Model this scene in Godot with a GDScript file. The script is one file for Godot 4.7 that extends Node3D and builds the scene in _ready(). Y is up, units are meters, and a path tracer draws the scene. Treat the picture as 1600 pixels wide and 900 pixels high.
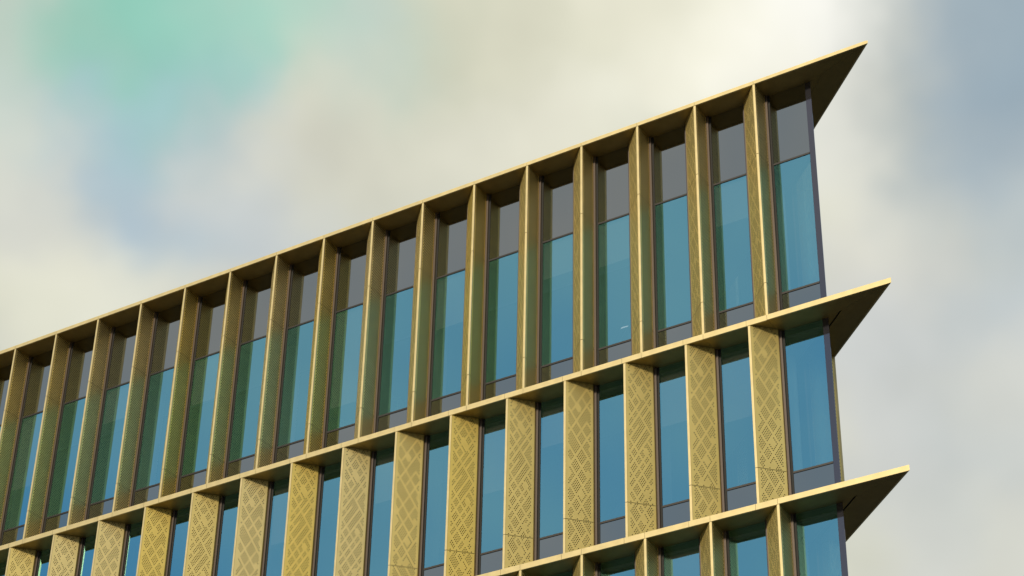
extends Node3D
# A pointed office building clad in perforated gold fins, seen from the street below.
# y = 0 is the underside of the roof cornice; the front facade runs along x with its fin noses in the plane z = 0.

const PITCH := 1.4                      # one bay
const BAYS := 22                        # bays built along the front
const SIDE_BAYS := 7
const TIP := Vector2(2.582, 0.0)        # (x, z) of the cornice tip
const ANGLE := 43.51                    # degrees between the two facades
const GLASS := 0.53                     # glass line behind the noses, front facade
const CORNER := Vector2(1.062, -0.53)   # (x, z) of the glass corner
const GROUND := -29.3
# cornice undersides and what stands below each of them
const SOFFIT := [0.0, -5.863, -9.884, -13.906]
const SILL := [-5.755, -9.776, -13.798]  # tops of the cornices below each storey
const JOINT := [[-1.82, -5.0], [-9.02], [-13.04]]
const EDGE := 0.108                      # height of a cornice edge

var M := {}
var building: Node3D
var side_dir: Vector2
var side_depth: float
var side_start: float
var meshes := {}


# ---------------------------------------------------------------- meshes
class Shape:
	var v := PackedVector3Array()
	var n := PackedVector3Array()

	func tri(a: Vector3, b: Vector3, c: Vector3) -> void:   # clockwise from the front
		var m := (c - a).cross(b - a).normalized()
		v.append(a); v.append(b); v.append(c)
		n.append(m); n.append(m); n.append(m)

	func quad(a: Vector3, b: Vector3, c: Vector3, d: Vector3) -> void:
		tri(a, b, c); tri(a, c, d)

	func prism(poly: PackedVector2Array, y0: float, y1: float) -> void:   # (x, z) outline
		var p := poly
		var area := 0.0
		for i in p.size():
			var q := p[(i + 1) % p.size()]
			area += p[i].x * q.y - q.x * p[i].y
		if area < 0.0:
			p = poly.duplicate(); p.reverse()
		for i in p.size():
			var a := p[i]
			var b := p[(i + 1) % p.size()]
			quad(Vector3(a.x, y1, a.y), Vector3(b.x, y1, b.y), Vector3(b.x, y0, b.y), Vector3(a.x, y0, a.y))
		var t := Geometry2D.triangulate_polygon(p)
		for i in range(0, t.size(), 3):
			var a := p[t[i]]
			var b := p[t[i + 1]]
			var c := p[t[i + 2]]
			if (b - a).cross(c - a) < 0.0:
				var s := b; b = c; c = s
			tri(Vector3(a.x, y1, a.y), Vector3(b.x, y1, b.y), Vector3(c.x, y1, c.y))
			tri(Vector3(a.x, y0, a.y), Vector3(c.x, y0, c.y), Vector3(b.x, y0, b.y))

	func box(lo: Vector3, hi: Vector3) -> void:
		prism(PackedVector2Array([Vector2(lo.x, lo.z), Vector2(hi.x, lo.z), Vector2(hi.x, hi.z), Vector2(lo.x, hi.z)]), lo.y, hi.y)

	func tube(a: Vector3, b: Vector3, ra: float, rb: float, sides := 8) -> void:
		var w := (b - a).normalized()
		var u := w.cross(Vector3(0.3, 0.2, 0.9)).normalized()
		var t := w.cross(u)
		for i in sides:
			var e := TAU * i / sides
			var f := TAU * (i + 1) / sides
			var p := u * cos(e) + t * sin(e)
			var q := u * cos(f) + t * sin(f)
			quad(a + p * ra, a + q * ra, b + q * rb, b + p * rb)
			tri(b, b + p * rb, b + q * rb)
			tri(a, a + q * ra, a + p * ra)

	func mesh() -> ArrayMesh:
		var arrays := []
		arrays.resize(Mesh.ARRAY_MAX)
		arrays[Mesh.ARRAY_VERTEX] = v
		arrays[Mesh.ARRAY_NORMAL] = n
		var m := ArrayMesh.new()
		m.add_surface_from_arrays(Mesh.PRIMITIVE_TRIANGLES, arrays)
		return m


func add(called: String, m: Mesh, material: Material, parent: Node3D, where := Transform3D.IDENTITY) -> MeshInstance3D:
	var o := MeshInstance3D.new()
	o.name = called
	o.mesh = m
	o.material_override = material
	o.transform = where
	parent.add_child(o, true)
	return o


func group(called: String, parent: Node3D, where := Transform3D.IDENTITY) -> Node3D:
	var o := Node3D.new()
	o.name = called
	o.transform = where
	parent.add_child(o, true)
	return o


func tag(o: Node3D, label: String, category := "", kind := "", of := "") -> void:
	o.set_meta("label", label)
	if category: o.set_meta("category", category)
	if kind: o.set_meta("kind", kind)
	if of: o.set_meta("group", of)


func boxed(lo: Vector3, hi: Vector3) -> ArrayMesh:
	var s := Shape.new()
	s.box(lo, hi)
	return s.mesh()


func prism(points: Array, y0: float, y1: float) -> ArrayMesh:
	var s := Shape.new()
	s.prism(PackedVector2Array(points), y0, y1)
	return s.mesh()


# ---------------------------------------------------------------- materials
func noise_texture(seed_: int, frequency: float, low: Color, high: Color, size := 512, octaves := 4) -> NoiseTexture2D:
	var f := FastNoiseLite.new()
	f.seed = seed_
	f.noise_type = FastNoiseLite.TYPE_SIMPLEX_SMOOTH
	f.frequency = frequency
	f.fractal_octaves = octaves
	var r := Gradient.new()
	r.set_color(0, low)
	r.set_color(1, high)
	var t := NoiseTexture2D.new()
	t.noise = f
	t.width = size
	t.height = size
	t.seamless = true
	t.color_ramp = r
	return t


func metal(color: Color, metallic: float, roughness: float, mottle: Texture2D, rough: Texture2D) -> StandardMaterial3D:
	var m := StandardMaterial3D.new()
	m.albedo_color = color.linear_to_srgb()
	m.metallic = metallic
	m.roughness = roughness
	m.albedo_texture = mottle
	m.roughness_texture = rough
	m.uv1_triplanar = true
	m.uv1_world_triplanar = true
	m.uv1_scale = Vector3(0.45, 0.45, 0.45)
	return m


func plain(color: Color, roughness: float, metallic := 0.0) -> StandardMaterial3D:
	var m := StandardMaterial3D.new()
	m.albedo_color = color.linear_to_srgb()
	m.roughness = roughness
	m.metallic = metallic
	return m


func make_materials() -> void:
	var mottle := noise_texture(3, 0.012, Color(0.93, 0.93, 0.92), Color(1, 1, 1))
	var rough := noise_texture(8, 0.02, Color(0.86, 0.86, 0.86), Color(1, 1, 1))
	# gold anodised sheet, in the slightly different batches that the panels show
	M.gold = []
	for c in [Color(0.79, 0.63, 0.235), Color(0.79, 0.65, 0.30), Color(0.80, 0.615, 0.175)]:
		M.gold.append(metal(c, 0.66, 0.45, mottle, rough))
	M.edge = metal(Color(0.65, 0.54, 0.29), 0.6, 0.52, mottle, rough)
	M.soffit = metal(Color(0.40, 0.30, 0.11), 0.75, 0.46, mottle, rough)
	M.frame = plain(Color(0.115, 0.092, 0.082), 0.42, 0.3)
	M.wall = plain(Color(0.05, 0.047, 0.044), 0.6)
	M.post = plain(Color(0.135, 0.135, 0.175), 0.07, 0.85)
	M.gasket = plain(Color(0.012, 0.012, 0.012), 0.75)
	M.transom = plain(Color(0.03, 0.028, 0.03), 0.5, 0.2)
	# solar-control glass: a blue reflecting coating that lets part of the light through
	var white := GradientTexture2D.new()
	var g := Gradient.new()
	g.set_color(0, Color.WHITE)
	g.set_color(1, Color.WHITE)
	white.gradient = g
	white.width = 4
	white.height = 4
	var v := StandardMaterial3D.new()
	v.transparency = BaseMaterial3D.TRANSPARENCY_ALPHA
	var tint := Color(0.30, 0.76, 1.0).linear_to_srgb()
	tint.a = 0.66
	v.albedo_color = tint
	v.albedo_texture = white
	v.metallic = 1.0
	v.roughness = 0.015
	v.cull_mode = BaseMaterial3D.CULL_DISABLED
	M.glass = v
	M.spandrel = plain(Color(0.335, 0.355, 0.37), 0.03, 1.0)
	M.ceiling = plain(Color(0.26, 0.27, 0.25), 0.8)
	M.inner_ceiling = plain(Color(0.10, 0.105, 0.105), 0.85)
	M.interior = plain(Color(0.16, 0.17, 0.155), 0.8)
	M.column = plain(Color(0.50, 0.53, 0.42), 0.7)
	M.carpet = plain(Color(0.05, 0.05, 0.055), 0.95)
	M.blind = plain(Color(0.115, 0.12, 0.11), 0.85)
	M.roofing = plain(Color(0.16, 0.16, 0.16), 0.9)
	M.leaf = plain(Color(0.16, 0.26, 0.08), 0.5)
	M.leaf.cull_mode = BaseMaterial3D.CULL_DISABLED
	M.pot = plain(Color(0.72, 0.70, 0.66), 0.5)
	M.soil = plain(Color(0.04, 0.03, 0.02), 0.95)
	var paving := noise_texture(21, 0.03, Color(0.75, 0.75, 0.75), Color(1, 1, 1))
	M.ground = metal(Color(0.07, 0.069, 0.066), 0.0, 0.9, paving, rough)


# ---------------------------------------------------------------- sky
# soft clouds: azimuth (degrees right of -z), elevation, sRGB colour of the cloud or gap there
const CLOUDS := [
	-50.07,38.39,190,205,192, -47.77,38.76,158,203,186, -45.46,39.25,142,203,184, -43.44,39.14,160,206,190,
	-44.33,37.82,150,200,196, -40.42,39.95,172,206,190, -49.31,36.96,188,204,198, -46.37,37.13,166,200,204,
	-37.43,39.46,190,203,186, -38.81,39.73,192,204,196, -35.19,39.92,204,205,184, -43.12,37.09,182,196,200,
	-45.85,36.68,166,190,206, -47.46,36.20,204,207,198, -49.21,35.59,216,216,204, -45.24,35.63,176,193,202,
	-45.42,34.21,166,190,208, -44.22,34.52,180,196,204, -47.50,34.28,208,209,200, -48.85,33.91,206,208,200,
	-47.37,32.56,226,225,208, -45.33,32.47,226,226,210, -48.20,30.71,222,222,204, -40.89,36.60,220,219,204,
	-40.19,38.06,206,205,188, -42.45,35.41,205,208,204, -40.89,34.85,190,200,206, -38.52,36.78,204,203,188,
	-37.97,35.59,212,212,196, -36.40,37.78,216,215,198, -33.75,37.87,220,219,202, -39.63,34.95,208,210,202,
	-32.92,39.98,214,213,192, -30.64,39.30,220,219,198, -28.36,40.31,226,224,204, -27.05,39.07,234,232,214,
	-24.97,40.02,238,236,218, -23.17,40.08,250,249,240, -21.87,39.65,250,249,242, -24.35,39.29,244,242,228,
	-20.91,40.26,244,243,234, -29.75,37.73,234,233,216, -31.52,37.21,228,226,208, -19.74,39.80,188,193,188,
	-18.84,39.20,180,188,188, -17.31,39.20,172,183,188, -15.68,38.65,146,166,180, -15.29,39.63,160,176,184,
	-20.46,38.49,196,199,190, -18.82,37.82,168,178,180, -17.01,37.10,158,174,184, -21.89,37.40,240,239,230,
	-21.05,37.16,206,208,200, -22.22,36.21,230,229,216, -19.80,36.88,192,197,192, -18.46,35.88,182,190,190,
	-15.95,35.94,168,182,190, -20.87,35.06,220,219,206, -21.87,33.40,222,220,208, -19.65,34.78,206,207,198,
	-18.09,34.11,196,201,196, -16.47,34.11,186,196,198, -19.24,33.18,208,209,202, -17.20,31.95,188,197,200,
	-18.86,31.42,194,200,200, -20.88,31.24,206,209,208, -21.84,29.57,208,211,210, -20.24,29.81,200,204,200,
	-18.12,29.62,206,207,198, -17.07,30.21,208,210,204, -19.23,28.52,190,196,196, -17.79,27.88,196,201,198,
	-20.97,28.48,208,210,206, -20.39,26.72,196,201,198, -19.19,25.78,210,211,200, -17.67,26.00,208,209,200,
	-21.45,25.59,208,210,204, -49.42,28.12,204,206,198, -49.05,26.29,209,210,202, -48.70,24.47,214,214,194,
	-48.36,22.67,204,206,198, -47.38,28.40,214,214,198, -47.05,26.55,204,206,202, -46.73,24.71,209,210,194,
	-46.42,22.89,214,214,198, -45.30,28.65,209,210,198, -45.00,26.78,214,214,202, -44.72,24.93,204,206,194,
	-44.45,23.09,209,210,198, -43.45,30.76,214,214,202, -43.18,28.87,204,206,198, -42.92,26.99,209,210,202,
	-42.68,25.12,214,214,194, -42.44,23.26,204,206,198, -41.25,30.96,209,210,202, -41.03,29.06,214,214,198,
	-40.82,27.17,204,206,202, -40.61,25.28,209,210,194, -40.41,23.41,214,214,198, -39.04,31.13,214,214,202,
	-38.86,29.22,204,206,198, -38.69,27.31,209,210,202, -38.52,25.42,214,214,194, -38.37,23.54,204,206,198,
	-36.93,33.19,204,206,198, -36.80,31.26,209,210,202, -36.66,29.34,214,214,198, -36.54,27.43,204,206,202,
	-36.42,25.53,209,210,194, -36.30,23.64,214,214,198, -34.63,33.29,214,214,198, -34.54,31.35,204,206,202,
	-34.46,29.43,209,210,198, -34.37,27.51,214,214,202, -34.30,25.60,204,206,194, -34.22,23.71,209,210,198,
	-32.32,33.34,209,210,198, -32.28,31.41,214,214,202, -32.24,29.48,204,206,198, -32.21,27.56,209,210,202,
	-32.17,25.65,214,214,194, -32.14,23.76,204,206,198, -29.99,35.28,214,214,194, -30.00,33.35,204,206,198,
	-30.01,31.42,209,210,202, -30.03,29.49,214,214,198, -30.04,27.57,204,206,202, -30.05,25.67,209,210,194,
	-30.06,23.78,214,214,198, -27.63,35.25,209,210,194, -27.70,33.32,214,214,198, -27.76,31.39,204,206,202,
	-27.82,29.47,209,210,198, -27.87,27.55,214,214,202, -27.93,25.65,204,206,194, -27.98,23.77,209,210,198,
	-25.29,35.17,204,206,194, -25.40,33.25,209,210,198, -25.51,31.33,214,214,202, -25.62,29.41,204,206,198,
	-25.72,27.50,209,210,202, -25.82,25.61,214,214,194, -25.91,23.73,204,206,198, -22.80,36.94,209,210,202,
	-22.97,35.04,214,214,194, -23.13,33.13,204,206,198, -23.29,31.22,209,210,202, -23.44,29.32,214,214,198,
	-23.59,27.42,204,206,202, -23.73,25.53,209,210,194, -23.86,23.66,214,214,198
]


func make_sky() -> ImageTexture:
	var w := 2048
	var h := 1024
	var broad := FastNoiseLite.new()
	broad.seed = 11
	broad.noise_type = FastNoiseLite.TYPE_SIMPLEX_SMOOTH
	broad.frequency = 1.5
	broad.fractal_octaves = 4
	var fine := FastNoiseLite.new()
	fine.seed = 5
	fine.noise_type = FastNoiseLite.TYPE_SIMPLEX_SMOOTH
	fine.frequency = 9.0
	fine.fractal_octaves = 4
	fine.fractal_gain = 0.55
	var spots := []
	for i in range(0, CLOUDS.size(), 5):
		var c := Color8(CLOUDS[i + 2], CLOUDS[i + 3], CLOUDS[i + 4]).srgb_to_linear()
		spots.append([CLOUDS[i], CLOUDS[i + 1], Vector3(c.r, c.g, c.b)])
	var blue := Vector3(0.185, 0.36, 0.52)
	var cloud := Vector3(0.54, 0.53, 0.485)
	var data := PackedFloat32Array()
	data.resize(w * h * 3)
	var k := 0
	for j in h:
		var el := 90.0 - (j + 0.5) / h * 180.0
		var up := sin(deg_to_rad(el))
		var flat := cos(deg_to_rad(el))
		var in_rows := el > 12.0 and el < 54.0
		for i in w:
			if el < -1.0:
				data[k] = 0.30; data[k + 1] = 0.30; data[k + 2] = 0.28
				k += 3
				continue
			var az := wrapf((i + 0.5) / w * 360.0, -180.0, 180.0)   # the first column lies at -z
			var d := Vector3(sin(deg_to_rad(az)) * flat, up, -cos(deg_to_rad(az)) * flat)
			var a := broad.get_noise_3dv(d)
			var f := fine.get_noise_3dv(d)
			var cover := clampf(0.50 + a * 0.95 + f * 0.12, 0.0, 1.0)
			cover = lerpf(cover, 0.8, clampf(1.0 - el / 18.0, 0.0, 1.0) * 0.7)
			var c := blue.lerp(cloud, smoothstep(0.1, 0.9, cover)) * (1.0 + 0.05 * f)
			if in_rows and az > -68.0 and az < 2.0:
				var wa := az + 2.4 * fine.get_noise_3dv(d + Vector3(7, 0, 0))
				var we := el + 1.7 * fine.get_noise_3dv(d + Vector3(0, 9, 0))
				var sum := Vector3.ZERO
				var total := 0.0
				for s in spots:
					var x: float = (wa - s[0]) * 0.84
					var y: float = we - s[1]
					var q := x * x + y * y
					if q < 30.0:
						var g := exp(-q * 0.55) + 0.004 * exp(-q * 0.10)
						sum += s[2] * g
						total += g
				if total > 0.0:
					c = c.lerp(sum / total * (1.04 + 0.10 * f), smoothstep(0.0, 0.012, total))
			data[k] = c.x; data[k + 1] = c.y; data[k + 2] = c.z
			k += 3
	var image := Image.create_from_data(w, h, false, Image.FORMAT_RGBF, data.to_byte_array())
	return ImageTexture.create_from_image(image)


# ---------------------------------------------------------------- perforated sheet
const COL := 0.0445      # hole spacing along a row
const ROW := 0.0385      # between rows; every second row is shifted by half a spacing
const HOLE := 0.0125

var blocks := {}


func pierced(variant: String, col2: int, row: int) -> bool:
	# col2 counts half spacings; the two diagonals of the lattice carry blank bands that cut it into lozenges
	if variant == "even":
		return true
	var u := (row + col2) / 2
	var w := (row - col2 + 400) / 2
	var lines: Array = blocks[variant]
	var ui: int = lines[0][u]
	var wi: int = lines[1][w]
	var cell_u := absi(ui) - 1
	var cell_w := absi(wi) - 1
	var r := RandomNumberGenerator.new()
	if ui < 0:      # on a blank band; here and there it is closed
		r.seed = hash([variant, "u", cell_u, cell_w])
		if r.randf() > lines[2]: return false
	if wi < 0:
		r.seed = hash([variant, "w", cell_u, cell_w])
		if r.randf() > lines[2]: return false
	r.seed = hash([variant, "spot", (u + 1) / 3, (w + 2) / 3])
	return r.randf() > 0.06


func make_bands(variant: String, seed_: int, widths: Array, closed: float) -> void:
	var r := RandomNumberGenerator.new()
	r.seed = seed_
	var out := []
	for direction in 2:
		var line := []
		var cell := 1
		while line.size() < 420:
			for i in widths[r.randi() % widths.size()]:
				line.append(cell)
			cell += 1
			line.append(-cell)
		out.append(line)
	out.append(closed)
	blocks[variant] = out


# one sheet in the xy plane, from (0, 0) right to width and down to -height; row0 carries the pattern on across joints
func sheet(variant: String, width: float, height: float, row0: int, margin: float) -> ArrayMesh:
	var key := "%s %.4f %.4f %d" % [variant, width, height, row0]
	if meshes.has(key):
		return meshes[key]
	var s := Shape.new()
	var rows := int((height - 0.012) / ROW)
	var step := (height - 0.004) / rows
	var rest := 0.002
	var cols := int((width - 2.0 * margin) / COL)
	var left := (width - cols * COL) / 2.0
	var P := func(x: float, y: float) -> Vector3: return Vector3(x, y, 0)
	s.quad(P.call(0, 0), P.call(width, 0), P.call(width, -rest), P.call(0, -rest))
	s.quad(P.call(0, -height + rest), P.call(width, -height + rest), P.call(width, -height), P.call(0, -height))
	var dirs := []
	var hole := 0.0178 if variant == "even" else HOLE
	for i in 8:
		dirs.append(Vector3(cos(TAU * i / 8.0), sin(TAU * i / 8.0), 0) * hole)
	for r in rows:
		var row := row0 + r
		var odd := row % 2
		var top := -rest - r * step
		var low := top - step
		var mid := (top + low) / 2.0
		var from := 0.0
		for c in cols - odd:
			var x := left + COL * (c + 0.5 + 0.5 * odd)
			if not pierced(variant, 2 * c + odd, row):
				continue
			var a := x - COL / 2.0
			var b := x + COL / 2.0
			if a > from + 0.0005:
				s.quad(P.call(from, top), P.call(a, top), P.call(a, low), P.call(from, low))
			from = b
			var centre := Vector3(x, mid, 0)
			var outer := [Vector3(b, mid, 0), Vector3(b, top, 0), Vector3(x, top, 0), Vector3(a, top, 0), Vector3(a, mid, 0), Vector3(a, low, 0), Vector3(x, low, 0), Vector3(b, low, 0)]
			for i in 8:
				var m := (i + 1) % 8
				s.quad(outer[i], centre + dirs[i], centre + dirs[m], outer[m])
		if from < width - 0.0005:
			s.quad(P.call(from, top), P.call(width, top), P.call(width, low), P.call(from, low))
	meshes[key] = s.mesh()
	return meshes[key]


# a sheet standing between two plan points (left and right as seen from outside), hung from y
func hang(a: Vector2, b: Vector2, y: float) -> Transform3D:
	var d := (b - a).normalized()
	var x := Vector3(d.x, 0, d.y)
	return Transform3D(Basis(x, Vector3.UP, x.cross(Vector3.UP)), Vector3(a.x, y, a.y))


func shared(key: String, lo: Vector3, hi: Vector3) -> ArrayMesh:
	if not meshes.has(key):
		meshes[key] = boxed(lo, hi)
	return meshes[key]


# ---------------------------------------------------------------- the repeating pieces
# A fin is a right-angled wedge in plan: its nose stands at the right end on the odd storeys, at the left end on the even ones.
func make_fin(storey: int, depth: float, variant: String, batch: int) -> Node3D:
	var fin := Node3D.new()
	fin.name = "fin"
	var top: float = SOFFIT[storey] - 0.004
	var bottom: float = SILL[storey] + 0.003
	var cuts := [top]
	for j in JOINT[storey]: cuts.append(j)
	cuts.append(bottom)
	var right_nose := storey != 1
	var nose0 := -0.025 if right_nose else -0.422
	var nose1 := nose0 + 0.05
	var back := -(depth - 0.05)
	var gold: Material = M.gold[batch]
	var row := 0
	for i in cuts.size() - 1:
		var y1: float = cuts[i] - (0.006 if i > 0 else 0.0)
		var y0: float = cuts[i + 1] + (0.006 if i < cuts.size() - 2 else 0.0)
		var high := y1 - y0
		var key := "nose %d %d %d" % [storey, i, int(right_nose)]
		add("nose_strip", shared(key, Vector3(nose0, y0, -0.035), Vector3(nose1, y1, 0.0)), M.edge, fin)
		var slant_a := Vector2(-0.447, -0.43) if right_nose else Vector2(nose1 + 0.002, -0.006)
		var slant_b := Vector2(nose0 - 0.002, -0.006) if right_nose else Vector2(0.018, -0.43)
		var o := add("perforated_panel", sheet(variant, slant_a.distance_to(slant_b), high, row, 0.022), gold, fin, hang(slant_a, slant_b, y1))
		var flank_a := Vector2(nose1, -0.037) if right_nose else Vector2(-0.447, back)
		var flank_b := Vector2(nose1 - 0.004, back) if right_nose else Vector2(nose0, -0.037)
		add("flank_panel", sheet("even", flank_a.distance_to(flank_b), high, row, 0.02), gold, fin, hang(flank_a, flank_b, y1))
		row += int((high - 0.012) / ROW) + (1 if (int((high - 0.012) / ROW)) % 2 else 0)
	if right_nose:
		add("back_post", shared("back %d %.3f" % [storey, depth], Vector3(-0.45, bottom, back), Vector3(-0.41, top, -0.432)), M.soffit, fin)
	else:
		add("back_post", shared("back %d %.3f" % [storey, depth], Vector3(-0.02, bottom, back), Vector3(0.02, top, -0.434)), M.soffit, fin)
	# black membrane behind the perforated sheets
	var inset := [Vector2(nose1 - 0.016, -0.07), Vector2(nose1 - 0.02, back + 0.02), Vector2(-0.40, back + 0.02), Vector2(-0.40, -0.415)] if right_nose else [Vector2(nose0 + 0.014, -0.07), Vector2(-0.02, -0.455), Vector2(-0.03, back + 0.02), Vector2(-0.43, back + 0.02)]
	var lining := "lining %d %.3f" % [storey, depth]
	if not meshes.has(lining):
		meshes[lining] = prism(inset, bottom, top)
	add("membrane", meshes[lining], M.gasket, fin)
	add("back_plate", shared("plate %d %.3f" % [storey, depth], Vector3(-0.44, bottom, back - 0.03), Vector3(0.016, top, back - 0.003)), M.gasket, fin)
	return fin


# A window hangs behind the fins, from the fin at its left (x = 0) to `right`.
func make_window(storey: int, depth: float, right: float, open_end := false) -> Node3D:
	var w := Node3D.new()
	w.name = "window"
	var top: float = SOFFIT[storey] - 0.002
	var bottom: float = SILL[storey] + 0.002
	var z := -depth
	var k := "%d %.3f %.3f " % [storey, depth, right]
	add("jamb", shared(k + "a", Vector3(0.022, bottom, z - 0.05), Vector3(0.068, top, z + 0.045)), M.frame, w)
	if not open_end: add("jamb", shared(k + "b", Vector3(right - 0.046, bottom, z - 0.05), Vector3(right, top, z + 0.045)), M.frame, w)
	add("gasket", shared(k + "c", Vector3(0.070, bottom, z - 0.03), Vector3(0.112, top, z + 0.008)), M.gasket, w)
	if not open_end: add("gasket", shared(k + "d", Vector3(right - 0.072, bottom, z - 0.03), Vector3(right - 0.048, top, z + 0.008)), M.gasket, w)
	var x0 := 0.114
	var x1 := right - (0.0 if open_end else 0.074)
	var marks: Array = JOINT[storey]
	var y := top
	for i in marks.size() + 1:
		var low: float = marks[i] if i < marks.size() else bottom
		var high: float = y
		if i > 0: high -= 0.022
		if i < marks.size():
			add("transom", shared(k + "t%d" % i, Vector3(x0, low - 0.02, z - 0.03), Vector3(x1, low + 0.02, z + 0.014)), M.transom, w)
			low += 0.022
		var opaque := i == marks.size() or (storey == 0 and i == 0)
		var key := k + "p%d" % i
		if opaque:
			add("spandrel_panel", shared(key, Vector3(x0, low, z - 0.012), Vector3(x1, high, z)), M.spandrel, w)
		else:
			if not meshes.has(key):
				var s := Shape.new()
				s.quad(Vector3(x0, high, z), Vector3(x1, high, z), Vector3(x1, low, z), Vector3(x0, low, z))
				meshes[key] = s.mesh()
			add("glass_pane", meshes[key], M.glass, w)
		y = marks[i] if i < marks.size() else bottom
	return w


var fin_sources := {}
var window_sources := {}


func place_fin(storey: int, depth: float, variant: String, batch: int, frame: Transform3D, x: float) -> void:
	var key := "%d %.3f %s %d" % [storey, depth, variant, batch]
	if not fin_sources.has(key):
		fin_sources[key] = make_fin(storey, depth, variant, batch)
	var f: Node3D = fin_sources[key].duplicate()
	f.name = "fin"
	f.transform = frame.translated_local(Vector3(x, 0, 0))
	building.add_child(f, true)


func place_window(storey: int, depth: float, right: float, frame: Transform3D, x: float, drop := 0.0) -> void:
	var key := "%d %.3f %.3f" % [storey, depth, right]
	if not window_sources.has(key):
		window_sources[key] = make_window(storey, depth, right, absf(right - (CORNER.x - 0.132)) < 0.001)
	var f: Node3D = window_sources[key].duplicate()
	f.name = "window"
	if drop > 0.0:   # a roller blind let down behind the glass
		var y: float = [-1.862, -6.02, -10.05][storey]
		add("roller_blind", boxed(Vector3(0.08, y - drop, -depth - 0.066), Vector3(right - 0.06, y - 0.002, -depth - 0.062)), M.blind, f)
	f.transform = frame.translated_local(Vector3(x, 0, 0))
	building.add_child(f, true)


func flat(p: Vector3) -> Vector2:
	return Vector2(p.x, p.z)


func make_cornice(level: int, side: Transform3D) -> void:
	var c := group("cornice", building)
	c.set_meta("label", "flat gold cornice %s ending in a sharp point at the corner" % ["along the roof", "between the top and middle storeys", "below the middle storey", "under the lowest storey"][level])
	var y: float = SOFFIT[level]
	var high := EDGE if level > 0 else 0.068
	var half := deg_to_rad(ANGLE / 2.0)
	var bis := (Vector2(-1, 0) + side_dir).normalized()
	var tip := TIP + bis * (-0.010 / sin(half))     # the edge stands 10 mm proud of the noses
	var inner := TIP + bis * (0.026 / sin(half))
	var joints := []
	for k in BAYS:
		joints.append(-k * PITCH - 0.002)
		if level > 0: joints.append(-k * PITCH - 0.452)
	joints.append(-BAYS * PITCH)
	joints.sort()
	# edge panels along the front, the last one mitred into the tip
	for i in joints.size() - 1:
		add("edge_panel", boxed(Vector3(joints[i] + 0.003, y - 0.012, -0.026), Vector3(joints[i + 1] - 0.003, y + high, 0.010)), M.edge, c)
	add("edge_panel", prism([Vector2(0.001, 0.010), tip, inner, Vector2(0.001, -0.026)], y - 0.005, y + high), M.edge, c)
	# and along the side
	var s := func(x: float, z: float) -> Vector2: return flat(side * Vector3(x, 0, z))
	add("edge_panel", prism([tip + side_dir * 0.004, s.call(3.2, 0.010), s.call(3.2, -0.026), inner + side_dir * 0.004], y - 0.005, y + high), M.edge, c)
	for k in 5:
		add("edge_panel", prism([s.call(3.206 + k * PITCH, 0.010), s.call(3.2 + (k + 1) * PITCH, 0.010), s.call(3.2 + (k + 1) * PITCH, -0.026), s.call(3.206 + k * PITCH, -0.026)], y - 0.005, y + high), M.edge, c)
	if level == 0:   # folded coping on the roof edge
		add("coping", prism([Vector2(-BAYS * PITCH, 0.002), TIP + bis * (0.01 / sin(half)), s.call(10.0, 0.002), s.call(10.0, -0.2), TIP + bis * (0.21 / sin(half)), Vector2(-BAYS * PITCH, -0.2)], y + high + 0.002, y + high + 0.024), M.gold[0], c)
	# soffit panels, one to a bay
	for k in BAYS - 1:
		var x1 := -k * PITCH - 0.002
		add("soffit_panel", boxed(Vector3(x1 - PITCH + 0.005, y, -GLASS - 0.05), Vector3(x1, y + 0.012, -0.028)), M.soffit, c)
	var glass_in := CORNER + Vector2(-0.10, -0.05)
	var lip := TIP + bis * (0.028 / sin(half))
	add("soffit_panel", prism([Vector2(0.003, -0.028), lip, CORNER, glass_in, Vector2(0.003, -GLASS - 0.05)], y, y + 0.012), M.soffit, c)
	var off := side_dir * 0.007
	var gap := 0.034 if level > 0 else 0.004
	var depth := side_depth
	# the slot that runs beside the side glazing
	var mitre := (CORNER - TIP).normalized()
	var at := func(z: float) -> Vector2: return TIP + mitre * (z / absf(mitre.cross(side_dir)))
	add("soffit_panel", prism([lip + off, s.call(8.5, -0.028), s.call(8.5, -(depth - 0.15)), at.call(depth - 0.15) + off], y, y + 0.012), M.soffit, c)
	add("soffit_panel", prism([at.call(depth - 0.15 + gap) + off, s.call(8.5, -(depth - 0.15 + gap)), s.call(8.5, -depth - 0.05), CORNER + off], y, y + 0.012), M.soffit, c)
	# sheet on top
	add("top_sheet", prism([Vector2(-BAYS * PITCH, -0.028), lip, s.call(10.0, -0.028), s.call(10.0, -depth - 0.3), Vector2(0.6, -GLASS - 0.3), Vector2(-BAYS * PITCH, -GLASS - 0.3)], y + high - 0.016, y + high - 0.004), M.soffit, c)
	add("lining", prism([Vector2(-BAYS * PITCH, -0.028), lip, s.call(10.0, -0.028), s.call(10.0, -depth - 0.3), Vector2(0.6, -GLASS - 0.3), Vector2(-BAYS * PITCH, -GLASS - 0.3)], y + 0.04, y + 0.05), M.gasket, c)


# the plan inside the glass line, set in by t
func plan(t: float) -> Array:
	var half := deg_to_rad(ANGLE / 2.0)
	var bis := (Vector2(-1, 0) + side_dir).normalized()
	var g := CORNER + bis * (t / sin(half))
	var e := g + side_dir * 9.5
	return [Vector2(-BAYS * PITCH, -GLASS - t), g, e, Vector2(-BAYS * PITCH, e.y)]


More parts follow.
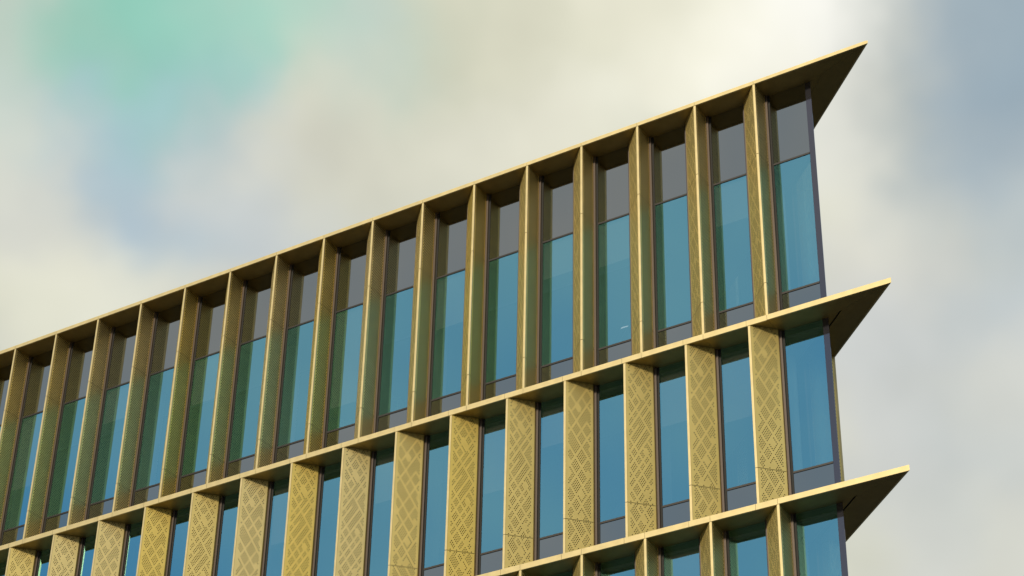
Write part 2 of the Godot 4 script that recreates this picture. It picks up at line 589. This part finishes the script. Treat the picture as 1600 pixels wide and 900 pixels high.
func make_inside() -> void:
	var tops := [-1.862, -6.02, -10.05]
	var floors := [-5.06, -9.09, -13.11]
	for storey in 3:
		var p := plan(0.07)
		add("floor_slab", prism(p, SILL[storey] + 0.004, floors[storey]), M.carpet, building)
		# plaster ceiling along the glass, an open grid further in
		var q := plan(1.7)
		add("ceiling_margin", prism([p[0], p[1], q[1], q[0]], tops[storey], tops[storey] + 0.06), M.ceiling, building)
		add("ceiling_margin", prism([p[1], p[2], q[2], q[1]], tops[storey] + 0.001, tops[storey] + 0.061), M.ceiling, building)
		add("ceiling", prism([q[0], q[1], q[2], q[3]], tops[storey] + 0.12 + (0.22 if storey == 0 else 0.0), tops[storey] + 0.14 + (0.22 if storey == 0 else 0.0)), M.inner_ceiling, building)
		add("core_wall", boxed(Vector3(-BAYS * PITCH, floors[storey] + 0.002, -6.2), Vector3(-7.5, tops[storey] + 0.1, -6.0)), M.interior, building)
		for k in [0.16, 2.2, 6.2, 9.2, 12.2, 15.2, 18.2]:
			var s := Shape.new()
			s.tube(Vector3(-k * PITCH - 0.02, floors[storey] + 0.001, -1.3), Vector3(-k * PITCH - 0.02, tops[storey] - 0.001, -1.3), 0.2, 0.2, 20)
			add("column", s.mesh(), M.column, building)
	add("roof", prism(plan(-0.02), 0.055, 0.085), M.roofing, building)
	add("end_wall", boxed(Vector3(-BAYS * PITCH - 0.2, GROUND, -8.0), Vector3(-BAYS * PITCH - 0.01, 0.05, -0.5)), M.wall, building)
	var b := plan(0.0)
	add("back_wall", boxed(Vector3(-BAYS * PITCH, GROUND, b[3].y - 0.25), Vector3(b[2].x + 0.1, 0.05, b[3].y - 0.02)), M.wall, building)
	add("lower_wall", prism(plan(0.0), GROUND, SOFFIT[3] - 0.01), M.wall, building)


func make_plant(at: Vector3, seed_: int, label: String) -> void:
	var t := group("potted_plant", self, Transform3D(Basis(), at))
	tag(t, label, "plant", "", "plants behind the top storey glass")
	var s := Shape.new()
	s.tube(Vector3.ZERO, Vector3(0, 0.16, 0), 0.07, 0.10, 14)
	add("pot", s.mesh(), M.pot, t)
	var r := RandomNumberGenerator.new()
	r.seed = seed_
	var stems := Shape.new()
	var leaves := Shape.new()
	for i in 7:
		var a := r.randf() * TAU
		var lean := r.randf_range(0.06, 0.26)
		var p := Vector3(0, 0.15, 0)
		var tip := Vector3(cos(a) * lean, r.randf_range(0.4, 0.62), sin(a) * lean)
		stems.tube(p, tip, 0.005, 0.003, 5)
		for j in 6:
			var q := p.lerp(tip, 0.45 + 0.55 * j / 5.0)
			var b := r.randf() * TAU
			var d := Vector3(cos(b), r.randf_range(0.0, 0.6), sin(b)).normalized() * r.randf_range(0.07, 0.12)
			var wide := d.cross(Vector3.UP).normalized() * 0.02
			leaves.quad(q, q + d * 0.5 + wide, q + d, q + d * 0.5 - wide)
	add("stems", stems.mesh(), M.leaf, t)
	add("leaves", leaves.mesh(), M.leaf, t)


# ---------------------------------------------------------------- scene
func _ready() -> void:
	var camera := Camera3D.new()
	camera.name = "camera"
	camera.fov = 15.720
	camera.near = 0.1
	camera.far = 2000.0
	camera.transform = Transform3D(Basis(Vector3(0.84722, 0.017555, -0.530953), Vector3(0.278035, 0.83699, 0.471322), Vector3(0.452676, -0.546937, 0.704233)).orthonormalized(), Vector3(14.374, -27.6892, 31.5901))
	add_child(camera)
	camera.current = true

	var env := Environment.new()
	env.background_mode = Environment.BG_SKY
	var sky := Sky.new()
	var pan := PanoramaSkyMaterial.new()
	pan.panorama = make_sky()
	sky.sky_material = pan
	env.sky = sky
	env.background_energy_multiplier = 1.0
	env.tonemap_mode = Environment.TONE_MAPPER_LINEAR
	env.tonemap_exposure = 1.0
	env.sdfgi_enabled = true
	env.ssao_enabled = true
	env.ssil_enabled = true
	var world := WorldEnvironment.new()
	world.name = "world_environment"
	world.environment = env
	add_child(world)

	var sun := DirectionalLight3D.new()
	sun.name = "sun"
	sun.light_energy = 1.22
	sun.light_angular_distance = 6.0
	sun.light_color = Color(1.0, 0.93, 0.80)
	sun.shadow_enabled = true
	add_child(sun)
	sun.look_at_from_position(Vector3(0.07, 0.34, 1.0) * 50.0, Vector3.ZERO)

	make_materials()
	make_bands("wide", 4, [3, 4, 4, 5], 0.13)
	make_bands("small", 9, [2, 3, 3, 4], 0.11)
	side_dir = Vector2(-cos(deg_to_rad(ANGLE)), -sin(deg_to_rad(ANGLE)))
	side_depth = absf((CORNER - TIP).cross(side_dir))
	side_start = (CORNER - TIP).dot(side_dir)
	var side := Transform3D(Basis(Vector3(side_dir.x, 0, side_dir.y), Vector3.UP, Vector3(-side_dir.y, 0, side_dir.x)), Vector3(TIP.x, 0, TIP.y))

	var ground := add("ground", boxed(Vector3(-900, GROUND - 0.5, -900), Vector3(900, GROUND, 900)), M.ground, self)
	tag(ground, "grey paved street ground far below the building", "ground", "structure")

	building = group("office_building", self, Transform3D.IDENTITY)
	tag(building, "pointed office building with perforated gold fins and blue glass", "building")
	for level in 4:
		make_cornice(level, side)
	make_inside()

	var variants := ["wide", "wide", "small", "wide", "small", "small", "wide", "small", "small", "wide", "small"]
	var batches := [0, 0, 0, 0, 0, 2, 0, 1, 2, 1, 0, 2, 1, 1, 0]
	var blinds := [{1: 1.0, 3: 1.05, 4: 0.9, 6: 1.3, 8: 2.5, 11: 1.2, 13: 0.9, 15: 2.0}, {1: 1.5, 2: 1.2, 4: 0.9, 5: 1.6, 7: 1.1, 9: 1.4}, {2: 0.8}]
	for storey in 3:
		var count: int = [BAYS - 1, BAYS - 2, 12][storey]
		for k in count:
			place_fin(storey, GLASS, variants[(k + storey * 4) % variants.size()] if storey != 1 else variants[k % variants.size()], batches[(k + storey * 7) % batches.size()] if storey != 1 else batches[k % batches.size()], Transform3D.IDENTITY, -k * PITCH)
			place_window(storey, GLASS, 0.948 if k > 0 else CORNER.x - 0.132, Transform3D.IDENTITY, -k * PITCH, blinds[storey].get(k, 0.0))
		# the corner post, folded round the acute corner
		var y1: float = SOFFIT[storey] - 0.002
		var y0: float = SILL[storey] + 0.002
		var n := Vector2(-side_dir.y, side_dir.x)
		var nose := CORNER + side_dir * 0.02
		add("corner_post", prism([CORNER + Vector2(-0.13, 0.004), CORNER + Vector2(-0.006, 0.004), nose + n * 0.004, CORNER + side_dir * 0.15 + n * 0.004, CORNER + side_dir * 0.15 - n * 0.03, CORNER + Vector2(-0.13, -0.03)], y0, y1), M.post, building)
		# side facade: one corner window, then the same fins
		var first := 3.222
		place_window(storey, side_depth, first - 0.452 - (side_start + 0.15), side, side_start + 0.15 - 0.022)
		for k in 5:
			place_fin(storey, side_depth, variants[(k + 3) % variants.size()], batches[k], side, first + k * PITCH)
			if k < 4:
				place_window(storey, side_depth, 0.948, side, first + k * PITCH)

	make_plant(Vector3(-9.45, -5.058, -0.91), 3, "leafy potted plant behind the glass of the eighth top window from the corner")
	make_plant(Vector3(-10.89, -5.058, -0.91), 5, "leafy potted plant behind the glass of the ninth top window from the corner")
	for f in fin_sources.values(): f.free()
	for f in window_sources.values(): f.free()
